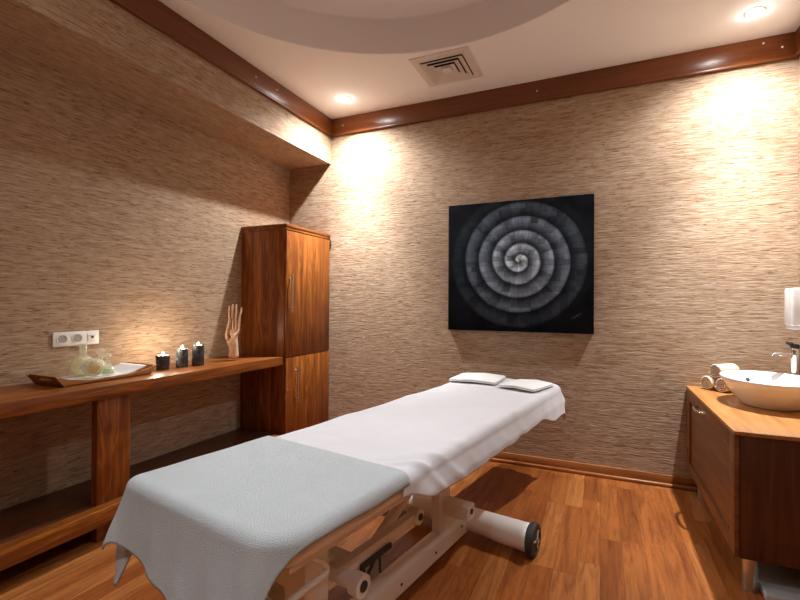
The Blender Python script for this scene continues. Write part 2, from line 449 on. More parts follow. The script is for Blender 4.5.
# ------------------------------------------------------------------ CEILING FITTINGS
def downlight(x, y, z, label, group, watts, spill, color, size=150, soft=.026):
    t = thing('downlight', label, 'ceiling light', (x, y, z), 0, group); k = max(1, soft / .036)
    bm = new(); lathe(bm, [(r_ * k, z_) for r_, z_ in [(.0365, -.001), (.037, -.003), (.047, -.004), (.049, -.002), (.049, 0), (.0365, 0), (.0365, -.001)]], 28, (x, y, z))
    obj('trim_ring', bm, 'plastic', t)
    bm = new(); lathe(bm, [(r_ * k, z_) for r_, z_ in [(0, -.018), (.014, -.0168), (.025, -.0130), (.033, -.007), (.036, -.0005), (0, -.0005)]], 24, (x, y, z))
    obj('lens', bm, 'lamp_glass' if k == 1 else 'lamp_glass_fill', t)
    for nm, w, sz, bl in (('beam', watts, 66, 1.0), ('spill', spill, size, 1.0)):
        if w <= 0: continue
        L = bpy.data.lights.new('downlight_' + nm, 'SPOT'); L.energy = w; L.color = color
        L.spot_size = math.radians(sz); L.spot_blend = bl; L.shadow_soft_size = soft
        o = bpy.data.objects.new('downlight_' + nm, L); COL.objects.link(o); o.location = (0, 0, -.022); o.parent = t
    return t
WARM = (1, .86, .70); COOL = (.96, .98, 1.0)
G = 'recessed ceiling downlights'
LC = (.98, .995, 1)
downlight(-2.056, 3.388, ZC, 'lit recessed downlight in ceiling corner above the tall cabinet', G, 170, 130, LC)
downlight(.853, 3.37, ZC, 'lit recessed downlight in ceiling above the basin', G, 170, 90, LC)
downlight(-2.056, .55, ZC, 'recessed downlight over the near end of the shelf', G, 14, 5, LC)
downlight(.853, .55, ZC, 'recessed downlight over the near right of the room', G, 16, 12, LC)
downlight(-.50, -.80, ZC, 'added unseen fill lamp in the ceiling over the near end of the room', G, 30, 230, COOL, 105, .20)  # added out of view to brighten the foot of the table
downlight(RC[0], RC[1], RZ, 'added unseen lamp in the round ceiling recess to light the table', G, 46, 30, COOL, 92, .07)  # unseen lamp, put in to light the bed from above

# square four-way air diffuser
VX, VY, VS = -1.07, 3.245, .22
t = thing('air_vent', 'square white ceiling air diffuser with nested louvres', 'air vent', (VX, VY, ZC))
def sq_ring(bm, prof, M4=None):
    rs = [[bm.verts.new((VX + sx * h, VY + sy * h, ZC + z)) for sx, sy in ((-1, -1), (1, -1), (1, 1), (-1, 1))] for h, z in prof]
    rs.append(rs[0])
    for A, B in zip(rs, rs[1:]):
        for k in range(4): bm.faces.new((A[k], A[(k + 1) % 4], B[(k + 1) % 4], B[k]))
bm = new(); box(bm, VX - .172, VX + .172, VY - .172, VY + .172, ZC - .003, ZC - .0005); obj('duct', bm, 'vent_dark', t)
bm = new(); sq_ring(bm, [(.225, 0), (.222, -.007), (.195, -.010), (.188, -.014), (.166, -.014), (.166, 0)]); obj('frame', bm, 'vent', t, smooth=False)
for h in (.160, .118, .076):
    bm = new(); sq_ring(bm, [(h, -.022), (h - .036, -.007), (h - .038, -.009), (h - .003, -.0255)])
    obj('louvre', bm, 'vent', t, smooth=False)
bm = new(); box(bm, VX - .034, VX + .034, VY - .034, VY + .034, ZC - .022, ZC - .006, .003); obj('centre_plate', bm, 'vent', t)

# ------------------------------------------------------------------ TALL CABINET
CX, CY0, CZ = -2.419, 3.06, 1.965
t = thing('tall_cabinet', 'tall narrow reddish wood cabinet with two doors in the back corner', 'cabinet', (-2.67, 3.39, 0))
bobj('body', 'wood_z', t, XL + .004, CX - .022, CY0, YB - .006, 0, CZ - .05, bev=.002)
bm = new(); box(bm, XL + .004, CX + .004, CY0 - .008, YB - .004, CZ - .025, CZ, .003); box(bm, XL + .006, CX, CY0 - .004, YB - .006, CZ - .05, CZ - .027, .002)
obj('cornice', bm, 'wood_y', t)
def cab_door(z0, z1, hz0, hz1, hy, keyhole=False):
    bm = new(); box(bm, CX - .020, CX, CY0 + .004, YB - .012, z0, z1, .002)
    d = obj('door', bm, 'wood_z', t)
    bm = new(); hx = CX + .030
    tube(bm, [(hx, hy, hz0), (hx, hy, hz1)], .0075, 14)
    for z in (hz0 + .035, hz1 - .035): tube(bm, [(CX - .001, hy, z), (hx, hy, z)], .005, 10)
    tag(obj('handle', bm, 'brushed', d), 'brushed steel bar handle')
    if keyhole:
        bm = new(); cyl(bm, (CX - .001, hy - .105, .555), (CX + .003, hy - .105, .555), .010, 16); obj('lock', bm, 'brushed', d)
    return d
cab_door(.835, CZ - .056, 1.215, 1.545, 3.105)
cab_door(.10, .828, .437, .752, 3.195, True)
bm = new(); box(bm, CX - .004, CX + .012, YB - .012, YB - .003, CZ - .115, CZ - .055, .002); obj('hinge', bm, 'rubber', t)

# ------------------------------------------------------------------ CONSOLE SHELF along the left wall
SX, SZ = -2.44, .842
t = thing('console_shelf', 'long reddish wood wall console with low rail and plank leg', 'shelf', (-2.66, 1.0, 0))
bobj('shelf_board', 'wood_y', t, XL + .002, SX, -1.0, CY0 - .003, SZ - .069, SZ, bev=.003)
bobj('lower_board', 'wood_shaded', t, XL + .002, SX - .035, -1.0, CY0 - .003, .13, .186, bev=.002)
bobj('front_rail', 'wood_y', t, SX - .034, SX + .04, -1.0, CY0 - .06, .112, .198, bev=.003)
for y in (1.55, -.35):
    bobj('leg', 'wood_z', t, SX - .085, SX - .036, y, y + .186, 0, SZ - .070, bev=.003)

# ------------------------------------------------------------------ THINGS ON THE SHELF
TZ = SZ + .0005
# tray with flared ends and hand slots
ty0, ty1, tx0, tx1 = 1.45, 1.945, -2.862, -2.585
t = thing('serving_tray', 'reddish wooden tray with flared ends and hand slots holding oil bottles', 'tray', (-2.72, 1.72, SZ))
bobj('bottom', 'tray', t, tx0, tx1, ty0, ty1, TZ, TZ + .010, bev=.002)
def side_profile(s):   # height of the long sides, low in the middle
    return .016 + .040 * abs(2 * s - 1) ** 2.4
for xa, xb in ((tx0, tx0 + .010), (tx1 - .010, tx1)):
    bm = new(); n = 24; lo = []; hi = []
    for i in range(n + 1):
        s = i / n; ex = .045
        lo.append((ty0 + s * (ty1 - ty0), TZ)); hi.append((ty0 - ex + s * (ty1 - ty0 + 2 * ex), TZ + side_profile(s)))
    for i in range(n):
        q = [bm.verts.new((x, *p)) for x in (xa, xb) for p in (lo[i], lo[i + 1], hi[i + 1], hi[i])]
        a, b, c, d, e, f, g, h = q
        for fc in ((a, b, c, d), (h, g, f, e), (a, e, f, b), (d, c, g, h)): bm.faces.new(fc)
        if i == 0: bm.faces.new((a, d, h, e))
        if i == n - 1: bm.faces.new((b, f, g, c))
    bmesh.ops.remove_doubles(bm, verts=bm.verts, dist=1e-5)
    obj('side_panel', bm, 'tray', t)
for yb, sgn in ((ty0, -1), (ty1, 1)):
    bm = new()
    def P(x, z, off): return Vector((x, yb + sgn * (.045 * (z / .07) + off), TZ + z))
    # outline strip and slot as a ring of quads
    xc = (tx0 + tx1) / 2; hw = .135; n = 40; outer = []; inner = []
    for k in range(n):
        a = 2 * PI * (k + .5) / n; c_, s_ = math.cos(a), math.sin(a)
        m_ = max(abs(c_) / hw, abs(s_) / .029)
        outer.append((xc + c_ / m_, .029 + s_ / m_))
        inner.append((xc + .043 * max(-1, min(1, 1.5 * c_)) + .010 * c_, 0.034 + .0105 * s_))
    vo = {}
    for tag_, pts_ in (('o', outer), ('i', inner)):
        for off in (0, -.010): vo[tag_, off] = [bm.verts.new(P(x, z, off)) for x, z in pts_]
    for k in range(n):
        k2 = (k + 1) % n
        bm.faces.new((vo['o', 0][k], vo['o', 0][k2], vo['i', 0][k2], vo['i', 0][k]))
        bm.faces.new((vo['o', -.01][k2], vo['o', -.01][k], vo['i', -.01][k], vo['i', -.01][k2]))
        bm.faces.new((vo['o', 0][k2], vo['o', 0][k], vo['o', -.01][k], vo['o', -.01][k2]))
        bm.faces.new((vo['i', 0][k], vo['i', 0][k2], vo['i', -.01][k2], vo['i', -.01][k]))
    obj('end_panel', bm, 'tray', t)
# white cloth lining the tray
bm = new()
def cl(i, j):
    x = tx0 + .018 + j * (tx1 - tx0 - .036); y = ty0 + .012 + i * (ty1 - ty0 - .03)
    z = TZ + .013 + .004 * noise.noise(Vector((x * 14, y * 14, 2))) + .004
    z += .040 * max(0, (i - .72) / .28) ** 1.3
    e = max(0, (.16 - i) / .16) ** 1.3 * .030; z += e; y -= e * .55
    return Vector((x, y, z))
grid(bm, cl, 40, 20)
tag(obj('napkin', bm, 'napkin', None, (tx0 + .14, 1.72, TZ + .011), solid=.003), 'white cloth lining the wooden tray under the bottles', 'cloth')
BZ = TZ + .0245

def bottle(name, label, base, prof, oil_prof, stop_prof, oil, M4=None, neckpiece=None):
    t = thing(name, label, 'bottle', base, 0, 'glass oil bottles on the tray')
    X = Matrix.Translation(base) @ (M4 or Matrix())
    bm = new(); lathe(bm, prof, 36, M4=X); obj('glass_body', bm, 'glass', t)
    if oil_prof:
        bm = new(); lathe(bm, oil_prof, 36, M4=X); obj('oil', bm, oil, t)
    if stop_prof:
        bm = new(); lathe(bm, stop_prof, 28, M4=X); obj('stopper', bm, 'glass', t)
    return t
def flask(R, zc, neck_r, neck_h, wall=.003, flat=.6):
    pr = [(0, 0)]
    a0 = math.asin(min(.99, flat))
    import_n = 18
    lo = -PI / 2 + .55
    hi = PI / 2 - math.asin(neck_r / R)
    zb = zc + R * math.sin(lo)
    outer = [(R * math.cos(lo + (hi - lo) * i / import_n), zc + R * math.sin(lo + (hi - lo) * i / import_n)) for i in range(import_n + 1)]
    outer = [(0, outer[0][1])] + outer + [(neck_r, neck_h), (neck_r + .003, neck_h + .002), (neck_r + .003, neck_h + .006)]
    inner = [(neck_r - wall, neck_h + .006)]
    Ri = R - wall
    hi2 = PI / 2 - math.asin((neck_r - wall) / Ri)
    inner += [(Ri * math.cos(lo + (hi2 - lo) * i / import_n), zc + Ri * math.sin(lo + (hi2 - lo) * i / import_n)) for i in range(import_n, -1, -1)]
    inner.append((0, inner[-1][1]))
    z0 = outer[0][1]
    return [(r, z - z0) for r, z in outer + inner], z0
def oilfill(R, zc, z0, level, wall=.0045):
    Ri = R - wall; lo = -PI / 2 + .55
    top = math.asin(max(-1, min(1, (level - zc) / Ri)))
    p = [(Ri * math.cos(lo + (top - lo) * i / 14), zc + Ri * math.sin(lo + (top - lo) * i / 14) - z0 + .001) for i in range(15)]
    return [(0, p[0][1])] + p + [(0, p[-1][1])]
R = .064
pr, z0 = flask(R, R, .018, R * 2 + .060); 
bottle('oil_flask', 'large round glass flask of golden oil with a tall open neck', (-2.757, 1.640, BZ), pr, [(r_ * .90, .006 + z_ * .92) for r_, z_ in oilfill(R, R, z0, R * 1.75)], None, 'oil')
# smaller round bottle lying on its side, mouth up and to the right
R = .054
pr, z0 = flask(R, R, .030, R * 2 + .002)
tilt = Matrix.Translation((0, 0, .0575)) @ Matrix.Rotation(math.radians(70), 4, Vector((.55, -.45, 0)).normalized()) @ Matrix.Translation((0, 0, -(R - z0)))
bottle('oil_bottle', 'small round bottle of amber oil tipped on its side in front of the flask', (-2.630, 1.622, BZ), pr, [(r_ * .74, .012 + z_ * .80) for r_, z_ in oilfill(R, R, z0, R * 1.45)], None, 'oil_amber', tilt)
def decanter(s):
    outer = [(0, 0), (.036, 0), (.040, .006), (.038, .03), (.030, .055), (.017, .070), (.0125, .076), (.0125, .090), (.019, .094), (.019, .098)]
    inner = [(.0095, .098), (.0095, .076), (.014, .069), (.027, .053), (.035, .03), (.036, .008), (0, .006)]
    return [(r * s, z * s) for r, z in outer + inner]
def ball_stop(s):
    p = [(0, .080), (.009, .080), (.009, .100), (.012, .104), (.011, .107)]
    for i in range(13):
        a = -PI / 2 + .45 + (PI - .45) * i / 12; p.append((.021 * math.cos(a), .127 + .021 * math.sin(a)))
    p[-1] = (0, .148)
    return [(r * s, z * s) for r, z in p]
def dec_oil(s): return [(r * s, z * s) for r, z in [(0, .0075), (.0345, .0085), (.0335, .03), (.0300, .042), (0, .042)]]
bottle('stopper_bottle', 'small glass bottle of pale green oil with ball stopper by the napkin', (-2.655, 1.722, BZ), decanter(.86), dec_oil(.86), ball_stop(.86), 'oil_green')
bottle('stopper_bottle', 'clear glass bottle with ball stopper standing behind the tipped bottle', (-2.765, 1.748, BZ), decanter(1.0), dec_oil(1.0), ball_stop(1.0), 'oil')

# candles
def candle(x, y, r0, r1, h, label, watts):
    t = thing('candle_holder', label, 'candle', (x, y, SZ), 0, 'stone candle holders on the shelf')
    bm = new(); lathe(bm, [(0, 0), (r0 * .97, 0), (r0, .004), (r1, h - .004), (r1 - .003, h), (r1 * .72, h), (r1 * .70, h - .012), (0, h - .012)], 30, (x, y, TZ))
    obj('stone_body', bm, 'stone', t)
    bm = new(); lathe(bm, [(0, h - .0125), (r1 * .66, h - .0125), (r1 * .66, h - .002), (r1 * .55, h - .004), (0, h - .004)], 24, (x, y, TZ))
    w = obj('tealight', bm, 'wax', t)
    bm = new(); lathe(bm, [(0, 0), (.006, .003), (.0085, .008), (.007, .015), (.004, .021), (0, .026)], 14, (x, y, TZ + h - .004))
    obj('flame', bm, 'flame', w)
    L = bpy.data.lights.new('candle_glow', 'POINT'); L.energy = watts; L.color = (1, .80, .58); L.shadow_soft_size = .012
    o = bpy.data.objects.new('candle_glow', L); COL.objects.link(o); o.location = (0, 0, h + .05); o.parent = t
candle(-2.70, 2.120, .040, .045, .096, 'lit tealight in the shortest of the three dark stone holders', 1.3)
candle(-2.68, 2.255, .039, .039, .130, 'lit tealight in the middle mottled grey stone holder', .5)
candle(-2.655, 2.370, .041, .041, .146, 'lit tealight in the tallest dark stone holder, nearest the carved hand', .4)

# carved hand: one skinned body with palm, thumb and four long fingers
def skin_obj(name, chains, m, loc, sub=2):
    """chains share joints by name: [(list of (key, (x,y,z), r))]"""
    idx = {}; co = []; ra = []; ed = []
    for ch in chains:
        prev = None
        for key, p, r in ch:
            if key not in idx: idx[key] = len(co); co.append(Vector(p) - Vector(loc)); ra.append(r)
            if prev is not None and (prev, idx[key]) not in ed: ed.append((prev, idx[key]))
            prev = idx[key]
    me = bpy.data.meshes.new(name); me.from_pydata([tuple(c) for c in co], ed, [])
    o = bpy.data.objects.new(name, me); COL.objects.link(o); o.location = loc
    sk = o.modifiers.new('skin', 'SKIN'); sk.use_smooth_shade = True
    layer = me.skin_vertices[0].data if len(me.skin_vertices) else None
    if layer is None:
        bm = bmesh.new(); bm.from_mesh(me); bm.verts.layers.skin.verify(); bm.to_mesh(me); bm.free(); layer = me.skin_vertices[0].data
    for i, r in enumerate(ra):
        layer[i].radius = r if isinstance(r, tuple) else (r, r); layer[i].use_root = (i == 0)
    sb = o.modifiers.new('subsurf', 'SUBSURF'); sb.levels = sub; sb.render_levels = sub
    me.materials.append(M[m]); return o
HX, HY = -2.625, 2.685
def H(a, b, z):     # a: across the palm (towards the right in view), b: depth, in the hand's own frame
    ca, sa = math.cos(math.radians(27)), math.sin(math.radians(27))
    return (HX + a * ca - b * sa, HY + a * sa + b * ca, TZ + z)
wr = [('w0', H(0, 0, .010), (.050, .038)), ('w1', H(0, 0, .05), (.045, .034)), ('w2', H(.0, 0, .105), (.038, .028)), ('p0', H(.004, 0, .150), (.044, .024)), ('p1', H(.006, 0, .205), (.050, .020))]
chains = [wr]
for key, a0, a1, tip, r in (('i', -.026, -.040, .425, .0085), ('m', -.006, -.012, .440, .009), ('r', .016, .016, .440, .0088), ('l', .036, .054, .415, .0078)):
    chains.append([wr[-1], (key + '0', H(a0, 0, .235), r * 1.25), (key + '1', H(a0 * .7 + a1 * .3, -.004, .295), r * 1.1), (key + '2', H(a0 * .3 + a1 * .7, -.006, .355), r), (key + '3', H(a1, .002, tip - .03), r * .9), (key + '4', H(a1, .006, tip), r * .6)])
chains.append([wr[3], ('t0', H(-.042, -.012, .155), .014), ('t1', H(-.052, -.022, .205), .0115), ('t2', H(-.034, -.030, .275), .0100), ('t3', H(-.022, -.032, .330), .0070)])
tag(skin_obj('carved_hand', chains, 'bone', (HX, HY, SZ)), 'tall pale carved wooden hand with long upright fingers beside the cabinet', 'sculpture')

# wall outlet plate
t = thing('wall_outlet', 'white three-gang socket plate on the wall above the tray', 'socket', (XL, 1.692, 1.073))
bobj('plate', 'plastic', t, XL + .0005, XL + .010, 1.560, 1.824, 1.030, 1.116, bev=.004, seg=3)
for i, yy in enumerate((1.610, 1.694)):
    bm = new(); lathe(bm, [(.031, 0), (.031, .003), (.026, .003), (.024, -.0015), (.0, -.0015)], 28, M4=Matrix.Translation((XL + .010, yy, 1.073)) @ Matrix.Rotation(PI / 2, 4, 'Y'))
    s = obj('socket', bm, 'plastic', t)
    bm = new(); lathe(bm, [(0, 0), (.0235, 0), (.0235, .0012), (0, .0012)], 24, M4=Matrix.Translation((XL + .0094, yy, 1.073)) @ Matrix.Rotation(PI / 2, 4, 'Y'))
    obj('well', bm, 'socket', s)
    bm = new()
    for k in (-1, 1): cyl(bm, (XL + .0095, yy + k * .0095, 1.073), (XL + .0105, yy + k * .0095, 1.073), .0035, 10)
    for k in (-1, 1): box(bm, XL + .0095, XL + .0115, yy - .004, yy + .004, 1.073 + k * .020 - .003, 1.073 + k * .020 + .003)
    obj('pins', bm, 'brushed', s)
bm = new(); box(bm, XL + .010, XL + .0125, 1.753, 1.807, 1.050, 1.096, .001); s = obj('jack_cover', bm, 'plastic', t)
bm = new(); box(bm, XL + .0122, XL + .0132, 1.773, 1.789, 1.070, 1.084); box(bm, XL + .0122, XL + .0130, 1.758, 1.802, 1.087, 1.0885); obj('port', bm, 'black', s)

# ------------------------------------------------------------------ PAINTING
t = thing('canvas_picture', 'square black canvas painted with a pale grey block spiral', 'painting', (-.601, YB - .022, 1.647))
bm = new(); box(bm, -1.197, -.048, YB - .043, YB - .003, 1.074, 2.137, .003); obj('canvas', bm, 'spiral', t)
bm = new(); pts = [(-.205, 1.185), (-.185, 1.205), (-.18, 1.192), (-.165, 1.222), (-.158, 1.205), (-.145, 1.232), (-.135, 1.222)]
tube(bm, [(x, YB - .0435, z) for x, z in pts], .0016, 6); obj('signature', bm, 'ink', t)

# ------------------------------------------------------------------ MASSAGE TABLE (own frame: U along the table, V across, z up)
AX = math.radians(10.0807); UU = Vector((math.sin(AX), math.cos(AX), 0)); VV = Vector((math.cos(AX), -math.sin(AX), 0))
def B(U, V, z): return UU * U + VV * V + Vector((0, 0, z))
U0, U1, V0, V1, ZT = .74, 3.40, -1.60, -.85, .705     # mattress footprint and top
RB = Matrix(((VV.x, UU.x, 0, 0), (VV.y, UU.y, 0, 0), (0, 0, 1, 0), (0, 0, 0, 1)))
def tbox(bm, u0, u1, v0, v1, z0, z1, bev=0, seg=2): return box(bm, v0, v1, u0, u1, z0, z1, bev, seg, M4=RB)
bc = B(2.05, -1.225, 0)
tb_ = thing('massage_table', 'long electric massage table on a white wheeled base in mid room', 'massage table', bc, -AX)
# mattress pads: rounded slabs
def pad(u0, u1, v0, v1, z0, z1, cr, r):
    bm = new()
    def outline(off):
        pts = []
        for (cu, cv, a0) in ((u1 - cr, v1 - cr, 0), (u0 + cr, v1 - cr, 90), (u0 + cr, v0 + cr, 180), (u1 - cr, v0 + cr, 270)):
            for k in range(9):
                a = math.radians(a0 + 90 * k / 8)
                # a measured from +v... direction (sin->u)
                du, dv = (math.cos(a), math.sin(a))
                pts.append((cu + (cr - off) * du, cv + (cr - off) * dv))
        return pts
    def outl(off):
        pts = []
        for (su, sv, a0) in ((1, 1, 0), (-1, 1, 90), (-1, -1, 180), (1, -1, 270)):
            cu = u1 - cr if su > 0 else u0 + cr; cv = v1 - cr if sv > 0 else v0 + cr
            for k in range(9):
                a = math.radians(a0 + 90 * k / 8); pts.append((cu + (cr - off) * math.cos(a), cv + (cr - off) * math.sin(a)))
        return pts
    lv = [(r, z0)] + [(r - r * math.sin(a), z0 + r - r * math.cos(a)) for a in (PI / 6, PI / 3, PI / 2)] + [(r - r * math.sin(a), z1 - r + r * math.cos(a)) for a in (PI / 2, PI / 3, PI / 6, 0)]
    rings = [[bm.verts.new(B(u, v, z)) for u, v in outl(o)] for o, z in lv]
    for A, C in zip(rings, rings[1:]):
        n = len(A)
        for k in range(n): bm.faces.new((A[k], A[(k + 1) % n], C[(k + 1) % n], C[k]))
    bm.faces.new(rings[0][::-1]); bm.faces.new(rings[-1])
    return bm
obj('mattress', pad(U0 + .01, 1.50, V0 + .01, V1 - .01, .615, ZT - .006, .09, .025), 'vinyl', tb_)
obj('mattress', pad(1.505, U1 - .02, V0 + .01, V1 - .01, .615, ZT - .006, .09, .025), 'vinyl', tb_)
M['underframe'] = mat('grey_underframe', (.30, .255, .225), .5)
bm = new()
tbox(bm, .80, 1.49, V0 + .04, V1 - .03, .600, .617, .003); tbox(bm, 1.51, 3.30, V0 + .04, V1 - .02, .585, .617, .003)
obj('deck_board', bm, 'vinyl', tb_)
bm = new()
for v in (-1.46, -1.02): tbox(bm, .86, 3.1, v - .025, v + .025, .545, .602, .004)
for u in (.90, 1.6, 2.3, 3.05): tbox(bm, u - .02, u + .02, -1.44, -1.04, .55, .598, .004)
obj('top_frame', bm, 'underframe', tb_)
# base: long ridge-backed beam and two cross tubes with rubber wheels
bm = new()
sec = [(-1.083, .045), (-1.083, .112), (-1.090, .126), (-1.105, .135), (-1.130, .137), (-1.155, .130), (-1.165, .112), (-1.168, .045)]
stations = [(.98, .85), (1.15, .95), (1.4, 1.02), (1.7, 1.08), (1.95, 1.06), (2.1, 1.0), (2.2, .97), (2.28, 1.0), (2.325, 1.0)]
rings = []
for u, k in stations:
    rings.append([bm.verts.new(B(u, v, .045 + (z - .045) * k)) for v, z in sec])
for A, C in zip(rings, rings[1:]):
    n = len(A)
    for q in range(n): bm.faces.new((A[q], A[(q + 1) % n], C[(q + 1) % n], C[q]))
bm.faces.new(rings[0][::-1]); bm.faces.new(rings[-1])
beam = obj('base_beam', bm, 'steel_white', tb_, ang=50)
for u, z in ((1.62, .085), (1.92, .085), (2.2, .10)):
    bm = new(); cyl(bm, B(u, -1.084, z), B(u, -1.0805, z), .007, 10); obj('screw', bm, 'rubber', beam)
def cross(u, vr=-.800, vl=-1.66):
    bm = new()
    tube(bm, [B(u, vl + .05, .090), B(u, -1.36, .090), B(u, -1.22, .092), B(u, -1.07, .093), B(u, -.92, .090)], [.058, .060, .064, .064, .066], 24)
    c = obj('cross_tube', bm, 'steel_white', tb_)
    for va, vb, cap in ((-.935, vr + .045, 1), (vl + .06, vl - .02, -1)):
        bm = new(); tube(bm, [B(u, va, .088), B(u, vb, .086)], [.068, .071], 28)
        tag(obj('end_sleeve', bm, 'steel_bright', c), 'glossy white end sleeve')
    for v, s in ((vr + .045, 1), (vl - .02, -1)):
        bm = new()
        prof = [(0, 0), (.071, 0), (.081, .006), (.084, .016), (.084, .032), (.078, .040), (.064, .044), (.058, .038), (.030, .038), (.026, .042), (0, .042)]
        X = Matrix.Translation(B(u, v, .0845)) @ RB @ Matrix.Rotation(s * PI / 2, 4, 'Y')
        lathe(bm, prof, 32, M4=X); w = obj('wheel', bm, 'rubber', c)
        bm = new(); lathe(bm, [(0, .042), (.014, .042), (.014, .050), (.008, .053), (0, .053)], 20, M4=X)
        for k in range(3):
            a = 2 * PI * k / 3 + .4
            tube(bm, [X @ Vector((.010 * math.cos(a), .010 * math.sin(a), .041)), X @ Vector((.052 * math.cos(a), .052 * math.sin(a), .040))], .005, 8)
        obj('hub', bm, 'brushed', w)
    return c
cross(2.315); cross(1.02)
# lifting frame: two arms and a cross tube near the foot, post near the middle
bm = new()
for v in (-1.055, -1.40):
    tbox(bm, 1.16, 1.66, v - .020, v + .020, .338, .388, .006)
    tube(bm, [B(1.680, v - .024, .366), B(1.680, v + .026, .366)], .034, 20)
tbox(bm, 1.2, 1.30, -1.385, -1.075, .352, .366, .003)
arm = obj('lift_arm', bm, 'steel_white', tb_)
for v in (-1.028,):
    bm = new(); cyl(bm, B(1.683, v, .366), B(1.683, v + .006, .366), .015, 14); obj('pivot', bm, 'rubber', arm)
bm = new(); tube(bm, [B(1.185, -1.43, .362), B(1.185, -.965, .350)], .028, 20)
tube(bm, [B(1.185, -.985, .350), B(1.185, -.945, .350)], .038, 24)
lt = obj('lift_tube', bm, 'steel_white', tb_)
bm = new(); cyl(bm, B(1.185, -.946, .350), B(1.185, -.942, .350), .019, 16); obj('end_plug', bm, 'rubber', lt)
bm = new()
tbox(bm, .99, 1.10, -1.35, -1.02, .32, .55, .01); tbox(bm, .99, 1.22, -1.20, -1.10, .30, .40, .01)
obj('foot_bracket', bm, 'steel_white', tb_)
bm = new()
tbox(bm, 2.00, 2.12, -1.155, -1.110, .12, .60, .006)
tbox(bm, 2.03, 2.11, -1.16, -.965, .220, .290, .006)
post = obj('lift_post', bm, 'steel_white', tb_)
bm = new(); cyl(bm, B(2.07, -.9655, .260), B(2.07, -.961, .260), .014, 12); obj('pivot', bm, 'rubber', post)
bm = new(); tube(bm, [B(1.50, -1.22, .17), B(1.80, -1.22, .32), B(2.15, -1.22, .50)], [.026, .026, .018], 16)
obj('actuator', bm, 'steel_white', tb_)
bm = new(); tube(bm, [B(1.72, -1.30, .42), B(1.95, -1.30, .42)], .018, 12); obj('actuator_rod', bm, 'chrome', tb_)
# bent white lever at the foot end
bm = new()
pl = [B(.84, -.95, .470), B(.93, -.95, .476), B(1.00, -.95, .478), B(1.013, -.95, .486), B(1.010, -.95, .500), B(.99, -.95, .525), B(.945, -.95, .557), B(.93, -.99, .575)]
tube(bm, pl, [.0105, .0105, .0100, .0095, .009, .008, .007, .006], 12); obj('lever', bm, 'steel_bright', tb_)
# dark cable clip hanging under the arm
bm = new(); tbox(bm, 1.27, 1.46, -1.032, -1.022, .332, .353, .002)
tube(bm, [B(1.29, -1.027, .335), B(1.285, -1.027, .30), B(1.30, -1.027, .268), B(1.315, -1.027, .30), B(1.35, -1.027, .335)], .006, 8)
tube(bm, [B(1.385, -1.027, .335), B(1.388, -1.027, .27)], .005, 8)
obj('cable_clip', bm, 'rubber', tb_)

# ---- cloths draped on it
def drape(a0, a1, b0, b1, nu, nv, lift, CRS=(.10, .10), RE=.035, flare=.10, wr=None, edge=(U0, U1, V0, V1)):
    """a flat cloth (a along U, b along V) laid over the rounded table top; what passes the edge rolls over and hangs"""
    eu0, eu1, ev0, ev1 = edge
    arc = RE * PI / 2
    def f(i, j):
        a = a0(j) + (a1 - a0(j)) * i if callable(a0) else a0 + (a1 - a0) * i
        ba = b0(a) if callable(b0) else b0
        b = ba + ((b1(a) if callable(b1) else b1) - ba) * j
        s_ = min(1, max(0, (b - ev0) / (ev1 - ev0))); CR = CRS[0] + (CRS[1] - CRS[0]) * s_; flat = CR - RE
        cu = min(max(a, eu0 + CR), eu1 - CR); cv = min(max(b, ev0 + CR), ev1 - CR)
        du, dv = a - cu, b - cv; d = math.hypot(du, dv)
        top = ZT + lift
        if d < 1e-9: p = (a, b, top); hang = 0; q = (0, 0)
        else:
            q = (du / d, dv / d)
            if d <= flat: h, z, hang = d, 0, 0
            elif d <= flat + arc:
                t_ = (d - flat) / RE; h = flat + RE * math.sin(t_); z = -RE * (1 - math.cos(t_)); hang = 0
            else:
                hang = d - flat - arc; fl = flare(a, b) if callable(flare) else flare; h = flat + RE + hang * fl; z = -RE - hang * math.sqrt(1 - fl * fl)
            p = (cu + q[0] * h, cv + q[1] * h, top + z)
        U, V, z = p
        if wr:
            o = wr(a, b, hang, q); U += q[0] * o[0]; V += q[1] * o[0]; z += o[1]
        return B(U, V, z)
    bm = new(); grid(bm, f, nu, nv); return bm
def nz(x, y, s=0): return noise.noise(Vector((x, y, s)))

def towel_wr(a, b, hang, q):
    amp = min(1, hang / .20)
    foot = max(0, -q[0])
    o = amp * (foot * (.0045 * math.sin(b * 41 + 1.2 + 3.0 * nz(b * 4, 1)) + .004 * nz(b * 7, 8)) + .006 * nz(a * 9, b * 9, 3))
    z = .003 * nz(a * 5, b * 5, 7) * (1 if hang == 0 else 0)
    return o, z
def sm(x): x = min(1, max(0, x)); return x * x * (3 - 2 * x)
# foot towel: hangs over the foot, longer down the far side, right side only just over the edge
bm = drape(lambda j: U0 - .195 - .17 * sm(j * 1.3 - .15), 1.315, lambda a: V0 - .10 - .27 * sm((a - .70) / .22), lambda a: V1 + .030 + .010 * nz(a * 4, 2), 90, 100, .006,
           edge=(U0 - .018, U1, V0 - .012, V1), CRS=(.05, .11), RE=.032, flare=lambda a, b: .12 + .20 * sm((V0 + .10 - b) / .14) * sm((.85 - a) / .1), wr=towel_wr)
o = tag(obj('massage_towel', bm, 'towel_blue', None, tuple(B(1.0, -1.2, .60)), solid=.006, offs=0), 'pale blue terry towel spread over the foot half of the table', 'towel')
bm = new()
def tri(i, j):
    p0 = (.735, -1.662, .47) ; p1 = (.745, -1.570, .465); tip = (.724, -1.652, .338)
    q = [p0[k] + (p1[k] - p0[k]) * j for k in range(3)]
    q = [q[k] + (tip[k] - q[k]) * i * .985 for k in range(3)]
    q[1] += .006 * math.sin(j * 5 + i * 3)
    return B(*q)
grid(bm, tri, 14, 10)
obj('corner_fold', bm, 'towel_blue', o, solid=.006, offs=0)

